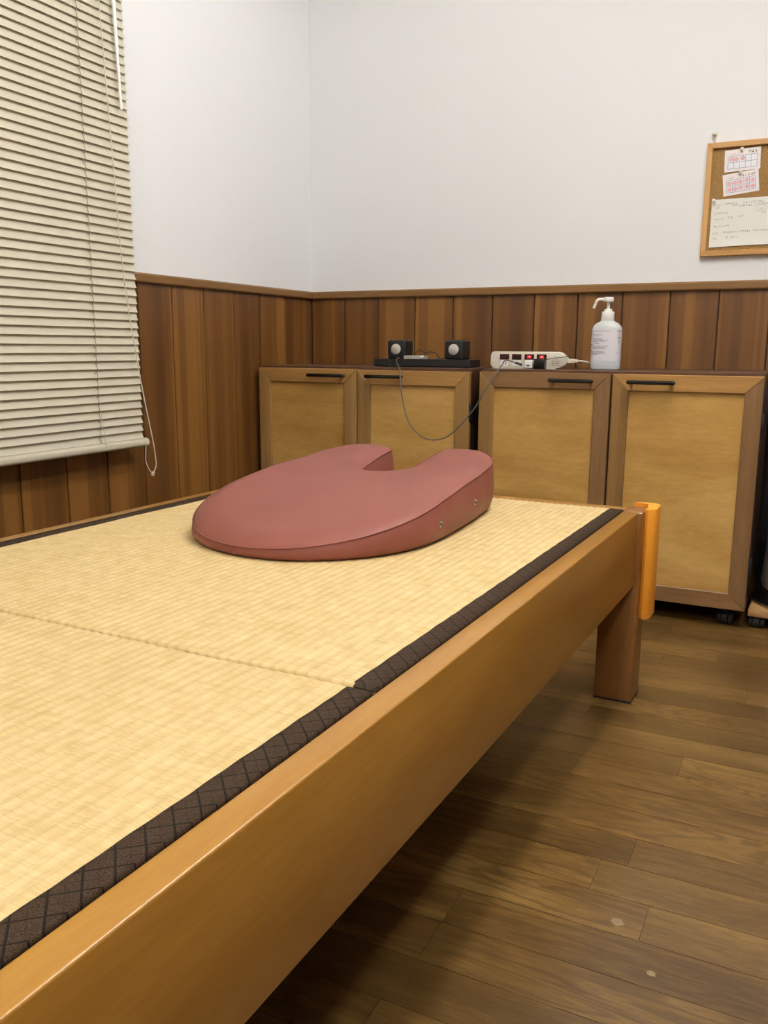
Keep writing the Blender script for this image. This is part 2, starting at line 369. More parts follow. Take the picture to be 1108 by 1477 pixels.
# ceiling lamps (housings above the frame)
for i, (lx, ly, lz, pw) in enumerate(LAMPS):
    M['tube_lamp'] = emit('fluorescent_tube', TUBE_COLOR, TUBE_STRENGTH * pw)
    t = empty('ceiling_light', (lx, ly, lz), label=['twin tube ceiling light right of the bed, nearer the cabinets', 'twin tube ceiling light right of the bed, behind the viewer', 'twin tube ceiling light above the far half of the bed', 'twin tube ceiling light above the near end of the bed'][i], cat='lamp', group='fluorescent ceiling lights')
    mesh_obj('housing', B(-0.06, 0.06, -0.66, 0.66, 0.045, 0.099, bev=0.008), M['white_plastic'], t)
    for s in (-1, 1):
        mesh_obj('socket_end', B(-0.075, 0.075, s * 0.615 - 0.012, s * 0.615 + 0.012, -0.018, 0.045, bev=0.003), M['white_plastic'], t)
        mesh_obj('tube', lathe(bmesh.new(), [(0.015, -0.60), (0.015, 0.60)], 14, (s * 0.055, 0, 0), 'Y'), M['tube_lamp'], t, smooth=True)

# ---------------------------------------------------------------- tatami bed
BX, BY, BR_ = -0.3278, 1.9092, R(-1.21)
bed = empty('tatami_bed', (BX, BY, 0), BR_, 'low wooden bed frame of honey-coloured beech holding woven straw mats', 'bed')
BT = 0.45; YN = -2.06
mesh_obj('side_rail', B(-0.034, 0.0, YN, 0.005, 0.281, BT, bev=0.0025, seg=3), M['bed'], bed, smooth=True)
mesh_obj('side_rail', B(-1.006, -0.970, YN, 0.005, 0.281, BT, bev=0.0025, seg=3), M['bed'], bed, smooth=True)
mesh_obj('end_board', B(-0.970, -0.0345, 0.0245, 0.066, 0.281, BT, bev=0.002), M['bed_x'], bed, smooth=True)
mesh_obj('end_board', B(-0.970, -0.0345, YN - 0.06, YN - 0.018, 0.281, BT, bev=0.002), M['bed_x'], bed, smooth=True)
def leg(sx, sy):
    x0 = 0.0095 if sx > 0 else -1.0155
    yo = 0.0055 if sy > 0 else YN - 0.0005
    bm = bmesh.new()
    X = lambda v: x0 - sx * v
    Y = lambda v: yo + sy * v
    def bx(a, b, c, d, z0, z1, bev): box(bm, min(X(a), X(b)), max(X(a), X(b)), min(Y(c), Y(d)), max(Y(c), Y(d)), z0, z1, bev=bev, seg=3)
    bx(0, 0.086, 0, 0.085, 0.004, 0.278, 0.003)
    bx(0, 0.0435, 0, 0.085, 0.272, BT, 0.003)
    return bm
for sx in (1, -1):
    for sy in (1, -1):
        lg = mesh_obj('leg', leg(sx, sy), M['bed_leg'], bed, smooth=True)
        xa = 0.0095 if sx > 0 else -1.0155; ya = 0.0055 if sy > 0 else YN - 0.0005
        mesh_obj('foot_pad', B(min(xa, xa - sx * 0.086), max(xa, xa - sx * 0.086), min(ya, ya + sy * 0.085), max(ya, ya + sy * 0.085), 0.0, 0.004), M['black_rubber'], lg)
mesh_obj('base_board', B(-0.970, -0.034, YN - 0.018, 0.0245, 0.385, 0.40), M['bed_x'], bed)
mesh_obj('support_batten', B(-0.062, -0.034, YN, 0.0, 0.345, 0.385), M['bed'], bed)
mesh_obj('support_batten', B(-0.970, -0.942, YN, 0.0, 0.345, 0.385), M['bed'], bed)
bk = mesh_obj('corner_bracket', B(-0.050, -0.022, -0.030, 0.0055, 0.262, 0.2805, bev=0.002), M['steel'], bed)
tag(bk, 'small steel bracket under the rail beside the leg')
mesh_obj('screw', lathe(bmesh.new(), [(0.006, -0.034), (0.006, -0.0302)], 12, (-0.036, 0, 0.272), 'Y'), M['black'], bk)

# mats
def mat_thing(y0, y1, label, dx=0.0):
    x0, x1 = -0.9685, -0.0355
    t = empty('tatami_mat', (BX, BY, 0), BR_, label, 'mat', 'woven straw mats in the bed frame')
    zb, zt = 0.4005, BT + 0.0022
    mesh_obj('straw_core', B(x0 + 0.001, x1 - 0.001, y0, y1, zb, zt - 0.006), M['straw'], t)
    # woven cover: ribs run the length of the mat
    bi0, bi1 = x0 + 0.032, x1 - 0.030
    bm = bmesh.new(); n = int((bi1 - bi0 + 0.004) / (RIB / 6)); ny = 26
    rr = random.Random(3)
    colv = []
    for i in range(n + 1):
        x = bi0 - 0.002 + (bi1 - bi0 + 0.004) * i / n
        rib = abs(math.sin(math.pi * x / RIB + math.pi / 2))
        cv = []
        for j in range(ny + 1):
            q = j / ny; yy = y0 + 0.0004 + (y1 - y0 - 0.0008) * (0.002 * j if j < 3 else (1 - 0.002 * (ny - j) if j > ny - 3 else 0.004 + 0.992 * (j - 2) / (ny - 4)))
            e = min(yy - y0, y1 - yy)
            drop = 0.0 if e > 0.006 else -0.004 * (1 - e / 0.006) ** 2
            z = zt - 0.0016 + 0.0015 * rib + drop + 0.0006 * math.sin(x * 23 + 1.3 * math.sin(yy * 9)) * math.sin(yy * 17 + x * 5)
            cv.append(bm.verts.new((x, yy, z)))
        colv.append(cv)
    # finer rows at both ends so the edge rolls over
    for a, b in zip(colv, colv[1:]):
        for j in range(ny): bm.faces.new((a[j], b[j], b[j + 1], a[j + 1]))
    for e in (colv[0], colv[-1]):
        lowv = [bm.verts.new((v.co.x, v.co.y, zt - 0.008)) for v in e]
        for j in range(ny): bm.faces.new((e[j], e[j + 1], lowv[j + 1], lowv[j]))
    for jj in (0, ny):
        e = [c[jj] for c in colv]; lowv = [bm.verts.new((v.co.x, v.co.y, zt - 0.02)) for v in e]
        for j in range(n): bm.faces.new((e[j], e[j + 1], lowv[j + 1], lowv[j]))
    mesh_obj('woven_cover', bm, M['straw'], t, smooth='all')
    # cloth borders, their inner edge slightly scalloped by the stitching
    for side in (0, 1):
        bm = bmesh.new(); k = int((y1 - y0) / 0.006); rows = []
        for j in range(k + 1):
            yy = y0 + 0.0005 + (y1 - y0 - 0.001) * j / k
            sc = (0.0003 if side else 0.0007) * math.sin(2 * math.pi * yy / 0.046) + 0.0003 * math.sin(2 * math.pi * yy / 0.11 + 1)
            pull = 0.002 * max(0, 1 - min(yy - y0, y1 - yy) / 0.01) ** 2
            if side: xi, xo = bi1 + sc + pull, x1
            else: xi, xo = bi0 + sc - pull, x0
            e = min(yy - y0, y1 - yy); drop = -0.004 * max(0, 1 - e / 0.008) ** 2
            rows.append([bm.verts.new((xi, yy, zt - 0.004 + drop)), bm.verts.new((xi, yy, zt + 0.0004 + drop)), bm.verts.new((xi + (xo - xi) * 0.12, yy, zt + 0.0007 + drop)), bm.verts.new((xi + (xo - xi) * 0.985, yy, zt + 0.0003 + drop)), bm.verts.new((xo, yy, zt - 0.004 + drop)), bm.verts.new((xo, yy, zt - 0.02))])
        for a, b in zip(rows, rows[1:]):
            for q in range(5): bm.faces.new((a[q], a[q + 1], b[q + 1], b[q]))
        mesh_obj('cloth_border', bm, M['brocade'], t, smooth='all')
    return t
mat_thing(-1.1525, 0.0238, 'woven straw mat at the far end of the bed, under the red cushion')
mat_thing(YN - 0.016, -1.1545, 'woven straw mat filling the near end of the bed, nothing on it')

# orange foam corner guard on the far right bed corner
def guard():
    bm = bmesh.new()
    # L outline in bed coordinates (x across, y along): wraps the outer side and the back of the leg
    xi, yi = 0.0095, 0.0912
    pts = [(xi + 0.0005, 0.034), (xi + 0.007, 0.029), (xi + 0.015, 0.030), (xi + 0.021, 0.036), (xi + 0.024, 0.046), (xi + 0.024, 0.092), (xi + 0.020, 0.104), (xi + 0.010, 0.112),
           (-0.006, 0.113), (-0.022, 0.110), (-0.028, 0.104), (-0.028, yi + 0.0006), (xi + 0.0005, yi + 0.0006)]
    prism(bm, pts, 'Z', 0.198, 0.457, bev=0.004, seg=3)
    return bm
g = mesh_obj('corner_guard', guard(), M['foam'], smooth=True, loc=(BX, BY, 0), rot=(0, 0, BR_))
tag(g, 'orange foam bumper strip wrapped round the far right corner of the bed', 'bumper')

# ---------------------------------------------------------------- red face-down cushion
CX, CY, CZ = -0.842, 1.50, BT + 0.0035
def cushion_outline():
    pts = []
    hw = 0.2425
    # right half from the front tip round to the right lobe, then the slot, then the left side
    def arc(cx, cy, rx, ry, a0, a1, n): return [(cx + rx * math.cos(R(a0 + (a1 - a0) * k / n)), cy + ry * math.sin(R(a0 + (a1 - a0) * k / n))) for k in range(n + 1)]
    pts += arc(0, -0.075, hw, 0.262, 270, 360, 26)
    pts += [(hw + 0.001, -0.03), (hw, 0.02), (hw - 0.001, 0.08), (hw - 0.004, 0.14), (hw - 0.010, 0.19)]
    pts += arc(0.124, 0.205, hw - 0.011 - 0.124, 0.177, 0, 90, 14)
    pts += arc(0.094, 0.352, 0.030, 0.030, 90, 180, 7)
    pts += [(0.063, 0.28), (0.061, 0.24), (0.060, 0.21)]
    pts += arc(0, 0.200, 0.060, 0.050, 0, -180, 14)[1:-1]
    pts += [(-x, y) for x, y in reversed(arc(0, -0.075, hw, 0.262, 270, 360, 26)[1:] + [(hw + 0.001, -0.03), (hw, 0.02), (hw - 0.001, 0.08), (hw - 0.004, 0.14), (hw - 0.010, 0.19)]
            + arc(0.124, 0.205, hw - 0.011 - 0.124, 0.177, 0, 90, 14) + arc(0.094, 0.352, 0.030, 0.030, 90, 180, 7) + [(0.063, 0.28), (0.061, 0.24), (0.060, 0.21)])]
    pts = [(x + 0.006 * max(0, 1 - abs(x) / 0.16) * max(0, min(1, y / 0.1)), y) for x, y in pts]
    pts = [(x * (1 + 0.045 * max(0, min(1, (-0.16 - y) / 0.10))) if x < 0 else x, y) for x, y in pts]
    return pts
def resample(pts, step):
    P = [Vector(p) for p in pts]; out = []; n = len(P)
    L = [(P[(i + 1) % n] - P[i]).length for i in range(n)]; T = sum(L); k = int(T / step); i = 0; acc = 0.0
    for j in range(k):
        s = T * j / k
        while acc + L[i] < s: acc += L[i]; i += 1
        out.append(P[i].lerp(P[(i + 1) % n], (s - acc) / L[i] if L[i] > 1e-9 else 0))
    return out
OUT = resample(cushion_outline(), 0.008)
NO = len(OUT)
TOPZ = [(-0.40, 0.026), (-0.34, 0.029), (-0.30, 0.038), (-0.25, 0.049), (-0.18, 0.065), (-0.08, 0.084), (0.08, 0.101), (0.20, 0.106), (0.30, 0.118), (0.40, 0.128)]
def topz(y):
    for (a, za), (b, zb) in zip(TOPZ, TOPZ[1:]):
        if y <= b:
            t = max(0, (y - a) / (b - a)); return za + (zb - za) * t
    return TOPZ[-1][1]
def topz_s(y): return sum(topz(y + d) * wg for d, wg in ((-0.05, 1), (-0.025, 2), (0, 3), (0.025, 2), (0.05, 1))) / 9.0
def crown(x): return 0.0140 - 0.0045 * max(-1, min(1, x / 0.15))
def dist_edge(p):
    best = 1e9
    for i in range(NO):
        a, b = OUT[i], OUT[(i + 1) % NO]; ab = b - a
        t = max(0, min(1, (p - a).dot(ab) / ab.length_squared)); d = (p - a - ab * t).length_squared
        if d < best: best = d
    return math.sqrt(best)
def inside(p):
    c = False; x, y = p
    for i in range(NO):
        a, b = OUT[i], OUT[(i + 1) % NO]
        if (a.y > y) != (b.y > y) and x < (b.x - a.x) * (y - a.y) / (b.y - a.y) + a.x: c = not c
    return c
def normal2(i):
    t = OUT[(i + 1) % NO] - OUT[i - 1]; n = Vector((t.y, -t.x)); n.normalize(); return n
NRM = [normal2(i) for i in range(NO)]
def seamz(p): return topz_s(p.y) - crown(p.x)
def dip(p): return 0.010 * math.exp(-(p.x / 0.085) ** 2 - ((p.y - 0.150) / 0.085) ** 2)
def crownz(p, d):
    q = min(1.0, d / 0.05); return topz_s(p.y) - crown(p.x) * (1 - q) ** 2.2
cush = empty('face_cushion', (CX, CY, CZ), R(1.0), 'dark red leatherette wedge cushion with a face slot lying on the straw mat', 'cushion')
def cushion_top():
    vs = [OUT[i] - NRM[i] * 0.0012 for i in range(NO)]; edges = [(i, (i + 1) % NO) for i in range(NO)]; ds = [0.0] * NO
    for ins in (0.004, 0.009, 0.016):
        st = 1
        for i in range(0, NO, st):
            p = OUT[i] - NRM[i] * ins
            if inside(p) and abs(dist_edge(p) - ins) < 0.0012: vs.append(p); ds.append(ins)
    k = 0; yy = -0.345
    while yy < 0.37:
        xx = -0.25 + (0.006 if k % 2 else 0)
        while xx < 0.25:
            p = Vector((xx, yy))
            if inside(p):
                d = dist_edge(p)
                if d > 0.021: vs.append(p); ds.append(d)
            xx += 0.012
        yy += 0.0104; k += 1
    r = delaunay_2d_cdt(vs, edges, [list(range(NO))], 1, 1e-6)
    bm = bmesh.new(); V = []
    for j, p in enumerate(r[0]):
        o = r[3][j][0] if r[3][j] else None
        d = ds[o] if o is not None else dist_edge(p)
        V.append(bm.verts.new((p.x, p.y, crownz(p, d) - dip(p))))
    for f in r[2]:
        try: bm.faces.new([V[i] for i in f])
        except ValueError: pass
    return bm
mesh_obj('top_cover', cushion_top(), M['leather'], cush, smooth='all')
def cushion_side():
    bm = bmesh.new(); rings = []
    for q, off in ((-1, -0.0012), (0.0, 0.0), (0.06, 0.0014), (0.25, 0.004), (0.5, 0.0055), (0.75, 0.004), (0.93, -0.002), (1.0, -0.010)):
        ring = []
        for i in range(NO):
            s = seamz(OUT[i]) - dip(OUT[i]); p = OUT[i] + NRM[i] * off * min(1, s / 0.05)
            z = s if q < 0 else s - 0.0016 - (s - 0.0016) * q
            ring.append(bm.verts.new((p.x, p.y, z)))
        rings.append(ring)
    for a, b in zip(rings, rings[1:]):
        for i in range(NO): bm.faces.new((a[i], a[(i + 1) % NO], b[(i + 1) % NO], b[i]))
    bm.faces.new(rings[-1]); return bm
mesh_obj('side_cover', cushion_side(), M['leather'], cush, smooth='all')
mesh_obj('piping', tube(bmesh.new(), [(OUT[i].x + NRM[i].x * 0.0006, OUT[i].y + NRM[i].y * 0.0006, seamz(OUT[i]) - dip(OUT[i]) + 0.0002) for i in range(NO)], 0.0013, 6, closed=True), M['leather'], cush, smooth='all')
def side_point(i, q):
    s = seamz(OUT[i]) - dip(OUT[i]); off = 0.0048 * min(1, s / 0.05); return Vector((OUT[i].x + NRM[i].x * off, OUT[i].y + NRM[i].y * off, s * (1 - q)))
def near(x, y): return min(range(NO), key=lambda i: (OUT[i].x - x) ** 2 + (OUT[i].y - y) ** 2)
isl = near(-0.035, -0.335)
mesh_obj('side_seam', tube(bmesh.new(), [side_point(isl, q) for q in (0.02, 0.3, 0.6, 0.9)], 0.0009, 6), M['leather'], cush)
for yv in (-0.085, 0.105):
    i = near(0.242, yv); p = side_point(i, 0.5); n = NRM[i]
    e = mesh_obj('vent_eyelet', lathe(bmesh.new(), [(0.0032, 0.0), (0.0032, 0.0014), (0.0050, 0.0022), (0.0066, 0.0010), (0.0066, -0.002)], 18, axis='X', closed=False), M['chrome'], cush, smooth=True, loc=p + Vector((n.x, n.y, 0)) * 0.0004, rot=(0, 0, math.atan2(n.y, n.x)))
    mesh_obj('eyelet_hole', lathe(bmesh.new(), [(0.0029, -0.001), (0.0029, 0.0005)], 14, axis='X'), M['black'], e)

# ---------------------------------------------------------------- cabinets
FY = 2.600; CT = 0.741; CB = 0.062; DEP = 0.395
def mitre(bm, pts, y0, y1): return prism(bm, pts, 'Y', y0, y1, bev=0.0015, seg=1)
def door(parent, x0, x1, z0, z1, hx0, hx1, hinge_x, kinds):
    """door in cabinet coordinates: front face at y=0, body behind"""
    fw = 0.048
    d = empty('door', ((x0 + x1) / 2, 0, z0)); d.parent = parent
    w = (x1 - x0) / 2; h = z1 - z0
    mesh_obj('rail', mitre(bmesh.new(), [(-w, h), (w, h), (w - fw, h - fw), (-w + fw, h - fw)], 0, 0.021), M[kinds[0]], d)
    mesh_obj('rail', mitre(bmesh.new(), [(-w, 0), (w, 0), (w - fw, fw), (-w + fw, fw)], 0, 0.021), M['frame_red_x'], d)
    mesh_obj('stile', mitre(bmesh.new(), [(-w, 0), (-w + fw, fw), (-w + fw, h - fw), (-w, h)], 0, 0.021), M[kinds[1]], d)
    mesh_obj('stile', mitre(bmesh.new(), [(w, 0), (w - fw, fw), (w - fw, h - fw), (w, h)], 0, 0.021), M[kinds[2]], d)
    mesh_obj('panel', B(-w + fw - 0.004, w - fw + 0.004, 0.0095, 0.0175, fw - 0.004, h - fw + 0.004), M['panel'], d)
    c = (x0 + x1) / 2; hz = 0.711 - z0
    bm = bmesh.new(); L0, L1 = hx0 - c, hx1 - c
    prism(bm, rrect(L1 - L0, 0.0115, 0.0055, 5, (L0 + L1) / 2, hz), 'Y', -0.036, -0.025, bev=0.0025, seg=2)
    for hx in (L0 + 0.012, L1 - 0.012): lathe(bm, [(0.0045, -0.027), (0.0045, 0.001)], 14, (hx, 0, hz), 'Y')
    tag(mesh_obj('handle', bm, M['black_gloss'], d, smooth=True), 'black bar handle')
    for hz2 in (h - 0.13, 0.13):
        bm = B(hinge_x - c - 0.004, hinge_x - c + 0.004, 0.004, 0.032, hz2 - 0.028, hz2 + 0.028, bev=0.002)
        lathe(bm, [(0.0045, hz2 - 0.03), (0.0045, hz2 + 0.03)], 10, (hinge_x - c, 0.022, 0))
        mesh_obj('hinge', bm, M['black'], d, smooth=True)
M['frame_red_x'] = wood('door_frame_rail_reddish', rgb(112, 79, 46), rgb(128, 94, 58), rgb(142, 108, 68), 'X', 22, 14, 0.4, 0.05, grain=0.4)  # reddish rails: the veneer's changing shine is painted into the tint
def caster(parent, x, y, z_top):
    c = empty('caster', (x, y, 0)); c.parent = parent
    bm = bmesh.new(); lathe(bm, [(0.014, -0.009), (0.0185, -0.007), (0.0185, 0.007), (0.014, 0.009)], 22, (0, 0.0, 0.0185), 'X')
    for s in (-1, 1): lathe(bm, [(0.0165, s * 0.0095), (0.0185, s * 0.0125), (0.0165, s * 0.0205), (0.012, s * 0.0225)], 22, (0, 0, 0.0185), 'X')
    mesh_obj('wheel', bm, M['black_rubber'], c, smooth=True)
    bm = B(-0.007, 0.007, -0.012, 0.016, 0.038, z_top - 0.003, bev=0.002); box(bm, -0.022, 0.022, -0.02, 0.02, z_top - 0.004, z_top)
    mesh_obj('fork', bm, M['black'], c)
def cabinet(name_label, x0, x1, doors, dz):
    cx = (x0 + x1) / 2; hw = (x1 - x0) / 2
    t = empty('cabinet', (cx, FY, 0), 0, name_label, 'cabinet', 'wooden cabinets along the back wall')
    tk = 0.018; yb = DEP; yf = 0.0225
    mesh_obj('top_board', B(-hw, hw, yf - 0.002, yb, CT - tk, CT, bev=0.001, seg=1), M['carcass'], t)
    mesh_obj('side_panel', B(-hw, -hw + tk, yf, yb, CB, CT - tk), M['carcass_z'], t)
    mesh_obj('side_panel', B(hw - tk, hw, yf, yb, CB, CT - tk), M['carcass_z'], t)
    mesh_obj('bottom_board', B(-hw + tk, hw - tk, yf, yb, CB, CB + tk), M['carcass'], t)
    mesh_obj('back_panel', B(-hw + tk, hw - tk, yb - 0.006, yb, CB + tk, CT - tk), M['carcass_z'], t)
    mesh_obj('divider', B(-0.009, 0.009, yf + 0.002, yb - 0.006, CB + tk, CT - tk), M['carcass_z'], t)
    for (dx0, dx1, z0, z1, h0, h1, hg, kinds) in doors: door(t, dx0 - cx, dx1 - cx, z0, z1, h0 - cx, h1 - cx, hg - cx, kinds)
    for cxx in (-hw + 0.055, hw - 0.055):
        for cyy in (0.055, DEP - 0.055): caster(t, cxx, cyy, CB)
    return t
M['carcass_z'] = wood('cabinet_carcass_side', rgb(58, 36, 22), rgb(74, 48, 30), rgb(88, 58, 36), 'Z', 14, 9, 0.4, 0.05, grain=0.4)
cabinet('brown wooden two-door cabinet on casters carrying the small speakers, against the left corner', -1.812, -0.998,
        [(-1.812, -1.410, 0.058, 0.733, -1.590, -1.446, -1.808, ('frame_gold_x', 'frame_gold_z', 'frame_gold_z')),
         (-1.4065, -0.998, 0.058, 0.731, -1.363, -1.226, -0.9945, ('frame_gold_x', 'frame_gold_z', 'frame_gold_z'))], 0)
cabinet('brown wooden two-door cabinet on casters carrying the power strip and pump bottle', -0.963, -0.128,
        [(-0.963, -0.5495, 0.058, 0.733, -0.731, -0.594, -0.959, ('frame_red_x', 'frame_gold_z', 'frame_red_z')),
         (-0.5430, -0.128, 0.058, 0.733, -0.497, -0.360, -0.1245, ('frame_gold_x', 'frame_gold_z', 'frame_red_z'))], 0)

# ---------------------------------------------------------------- speakers, plinth, player
PT = CT + 0.027
pl = empty('speaker_plinth', (-1.223, 2.72, CT), 0, 'long low black box under the two small speakers on the left cabinet', 'box')
mesh_obj('body', B(-0.182, 0.182, 0, 0.095, 0.0015, 0.027, bev=0.002), M['black'], pl)
for sx in (-0.16, 0.16): mesh_obj('foot', B(sx - 0.012, sx + 0.012, 0.01, 0.085, 0, 0.0015), M['black_rubber'], pl)
def speaker_parts(t):
    w, h, dp = 0.0335, 0.064, 0.072
    bm = B(-w, w, 0.0, dp, 0.0, h, bev=0.007, seg=3)
    mesh_obj('body', bm, M['black'], t, smooth=True)
    mesh_obj('driver_ring', lathe(bmesh.new(), [(0.0235, 0.001), (0.0235, -0.0012), (0.021, -0.002), (0.0185, -0.0005), (0.0185, 0.001)], 30, (0, 0, 0.0335), 'Y', closed=False), M['black'], t, smooth=True)
    mesh_obj('cone', lathe(bmesh.new(), [(0.0185, 0.0002), (0.017, -0.0022), (0.013, -0.0036), (0.007, -0.0052), (0.002, -0.0060)], 30, (0, 0, 0.0335), 'Y'), M['silver_cone'], t, smooth=True)
s1 = empty('speaker', (-1.319, 2.722, PT), 0, 'small black cube speaker with silver cone, left one on the black plinth', 'speaker', 'small desktop speakers')
speaker_parts(s1)
s2 = empty('speaker', (-1.103, 2.722, PT), 0, 'small black cube speaker with silver cone, right one on the black plinth', 'speaker', 'small desktop speakers')
for c in list(s1.children): instance(c, s2)
dv = empty('music_player', (-1.253, 2.742, PT), R(-6), 'flat silver music player lying on the black plinth between the speakers', 'music player')
bm = bmesh.new(); prism(bm, rrect(0.084, 0.046, 0.010, 5), 'Z', 0.0, 0.0115, bev=0.0045, seg=3)
mesh_obj('case', bm, M['player'], dv, smooth=True)
bm = bmesh.new(); prism(bm, rrect(0.070, 0.034, 0.004, 4), 'Z', 0.0113, 0.0119)
mesh_obj('screen', bm, M['silver_cone'], dv)
# thin speaker wires behind the player
bm = tube(bmesh.new(), catmull([(-1.283, 2.785, PT + 0.002), (-1.262, 2.79, PT + 0.030), (-1.240, 2.80, PT + 0.020), (-1.205, 2.80, PT + 0.021), (-1.186, 2.79, PT + 0.006), (-1.165, 2.785, PT + 0.002), (-1.140, 2.79, PT + 0.004)]), 0.0015, 6)
tube(bm, catmull([(-1.270, 2.78, PT + 0.002), (-1.240, 2.785, PT + 0.012), (-1.222, 2.79, PT + 0.026), (-1.195, 2.79, PT + 0.018), (-1.180, 2.78, PT + 0.002)]), 0.0012, 6)
tag(mesh_obj('speaker_wire', bm, M['black'], smooth='all'), 'thin black wire tangle behind the silver music player', 'cable')
bm = tube(bmesh.new(), catmull([(-1.338, 2.7185, CT + 0.022), (-1.342, 2.7165, CT + 0.010), (-1.330, 2.717, CT + 0.0035), (-1.315, 2.717, CT + 0.004)]), 0.0008, 6)
tag(mesh_obj('plinth_cord_loop', bm, M['cable_grey'], smooth='all'), 'thin grey cord loop in front of the black plinth below left speaker', 'cable')

# ---------------------------------------------------------------- power strip with plugs
SY = 2.735
ps = empty('power_strip', (-0.836, SY, CT), 0, 'cream four-way power strip with two red lit switches standing on the cabinet', 'power strip')
def strip_outline():
    p = []
    def arc(cx, cz, r, a0, a1, n=6): return [(cx + r * math.cos(R(a0 + (a1 - a0) * k / n)), cz + r * math.sin(R(a0 + (a1 - a0) * k / n))) for k in range(n + 1)]
    p += arc(-0.128, 0.011, 0.011, 180, 270); p += [(0.02, 0.0), (0.078, 0.0)]
    p += [(0.090, 0.0015), (0.106, 0.009), (0.113, 0.016)]; p += [(0.1165, 0.020), (0.1165, 0.036), (0.113, 0.041)]
    p += [(0.098, 0.0525), (0.088, 0.0545)]; p += arc(-0.127, 0.0435, 0.012, 90, 180)
    return p
bm = bmesh.new(); prism(bm, strip_outline(), 'Y', 0.0, 0.030, bev=0.004, seg=3)
mesh_obj('body', bm, M['cream_plastic'], ps, smooth=True)
for k, lit in enumerate((0, 0, 1, 1)):
    x = -0.091 + k * 0.0420
    sw = mesh_obj('switch', B(x - 0.0160, x + 0.0160, -0.0025, 0.001, 0.029, 0.0465, bev=0.0012), M['switch_dark'], ps)
    if lit:
        tag(sw, 'switch glowing red')
        mesh_obj('switch_lamp', B(x - 0.007, x + 0.008, -0.0031, -0.0024, 0.0335, 0.043), M['neon'], sw)
        mesh_obj('lamp_core', lathe(bmesh.new(), [(0.0018, -0.0031), (0.0014, -0.0036)], 12, (x + 0.001, 0, 0.0385), 'Y'), M['neon_core'], sw)
    so = mesh_obj('socket', B(x - 0.013, x + 0.013, -0.0012, 0.001, 0.007, 0.027, bev=0.0006, seg=1), M['white_plastic'], ps)
    for s in (-0.0055, 0.0055): mesh_obj('slot', B(x + s - 0.001, x + s + 0.001, -0.0016, 0.0, 0.013, 0.0215), M['black'], so)
bm = bmesh.new()
for r_, (px, n) in enumerate(((0.068, 5), (0.075, 6), (0.082, 5), (0.088, 4))):
    for q in range(n): box(bm, px, px + 0.005, -0.0004, 0.0, 0.012 + q * 0.0055, 0.0135 + q * 0.0055)
tag(mesh_obj('printed_text', bm, M['ink'], ps), 'small grey printing', kind='stuff')
mesh_obj('hook_stud', lathe(bmesh.new(), [(0.004, 0.0535), (0.004, 0.0575), (0.003, 0.059)], 14, (0.075, 0.015, 0)), M['black'], ps, smooth=True)
bm = bmesh.new(); prism(bm, [(0.1155, 0.019), (0.132, 0.020), (0.150, 0.0225), (0.150, 0.0305), (0.132, 0.033), (0.1155, 0.034)], 'Y', 0.009, 0.022, bev=0.002)
mesh_obj('strain_relief', bm, M['cream_plastic'], ps)
mesh_obj('power_cord', tube(bmesh.new(), catmull([(0.144, 0.0155, 0.0265), (0.166, 0.017, 0.0255), (0.182, 0.030, 0.020), (0.196, 0.060, 0.0085), (0.205, 0.10, 0.0033), (0.215, 0.16, 0.0033), (0.225, 0.22, 0.0033), (0.23, 0.255, 0.0033)]), 0.0032, 8), M['cord'], ps, smooth='all')
# white usb plug in the third socket, black adapter in the fourth
px = -0.836 - 0.091 + 2 * 0.0420 + 0.006
wp = empty('usb_charger', (px, SY - 0.0016, CT + 0.0155), 0, 'white charger plug in the third socket of the cream power strip', 'plug')
mesh_obj('body', B(-0.013, 0.013, -0.027, 0.0, -0.0135, 0.0135, bev=0.003, seg=2), M['white_plastic'], wp, smooth=True)
mesh_obj('usb_port', B(-0.005, 0.005, -0.0274, -0.0268, -0.006, -0.002), M['black'], wp)
ap = empty('black_adapter', (px + 0.0360, SY - 0.0016, CT + 0.0155), 0, 'square black plug adapter in the fourth socket of the power strip', 'plug')
mesh_obj('body', B(-0.0175, 0.0175, -0.030, 0.0, -0.0145, 0.017, bev=0.0025, seg=2), M['black_gloss'], ap, smooth=True)
mesh_obj('adapter_wire', tube(bmesh.new(), catmull([(0.012, -0.016, 0.0135), (0.020, -0.014, 0.0150), (0.045, -0.012, 0.0200), (0.075, -0.008, 0.0235), (0.090, 0.006, 0.024), (0.098, 0.030, 0.012), (0.105, 0.06, -0.0140)]), 0.0012, 6), M['black'], ap, smooth='all')
# grey charging cable looping in front of the doors
cp = [(-1.296, 2.742, PT + 0.0045), (-1.304, 2.725, PT + 0.0045), (-1.311, 2.712, PT - 0.002), (-1.299, 2.690, CT + 0.009), (-1.254, 2.610, CT + 0.004), (-1.226, 2.566, 0.722), (-1.222, 2.556, 0.695), (-1.212, 2.553, 0.642), (-1.191, 2.551, 0.575), (-1.155, 2.550, 0.531), (-1.106, 2.549, 0.512), (-1.050, 2.549, 0.525), (-1.003, 2.550, 0.567),
      (-0.957, 2.551, 0.622), (-0.924, 2.552, 0.679), (-0.901, 2.560, 0.718), (-0.893, 2.590, 0.7445), (-0.901, 2.64, 0.756), (-0.906, 2.675, 0.7665), (-0.900, 2.695, 0.767), (-0.878, 2.700, 0.761), (-0.858, 2.7065, 0.754)]
cb = empty('charging_cable', (0, 0, 0), 0, 'dark grey charging cable hanging in a loop across both cabinets', 'cable')
mesh_obj('cord', tube(bmesh.new(), catmull(cp, 10), 0.0021, 8), M['cable_grey'], cb, smooth='all')
bm = bmesh.new(); tube(bm, [(-0.877, 2.6995, 0.7612), (-0.8575, 2.7055, 0.7535)], 0.0044, 10)
mesh_obj('plug', bm, M['black'], cb, smooth=True)

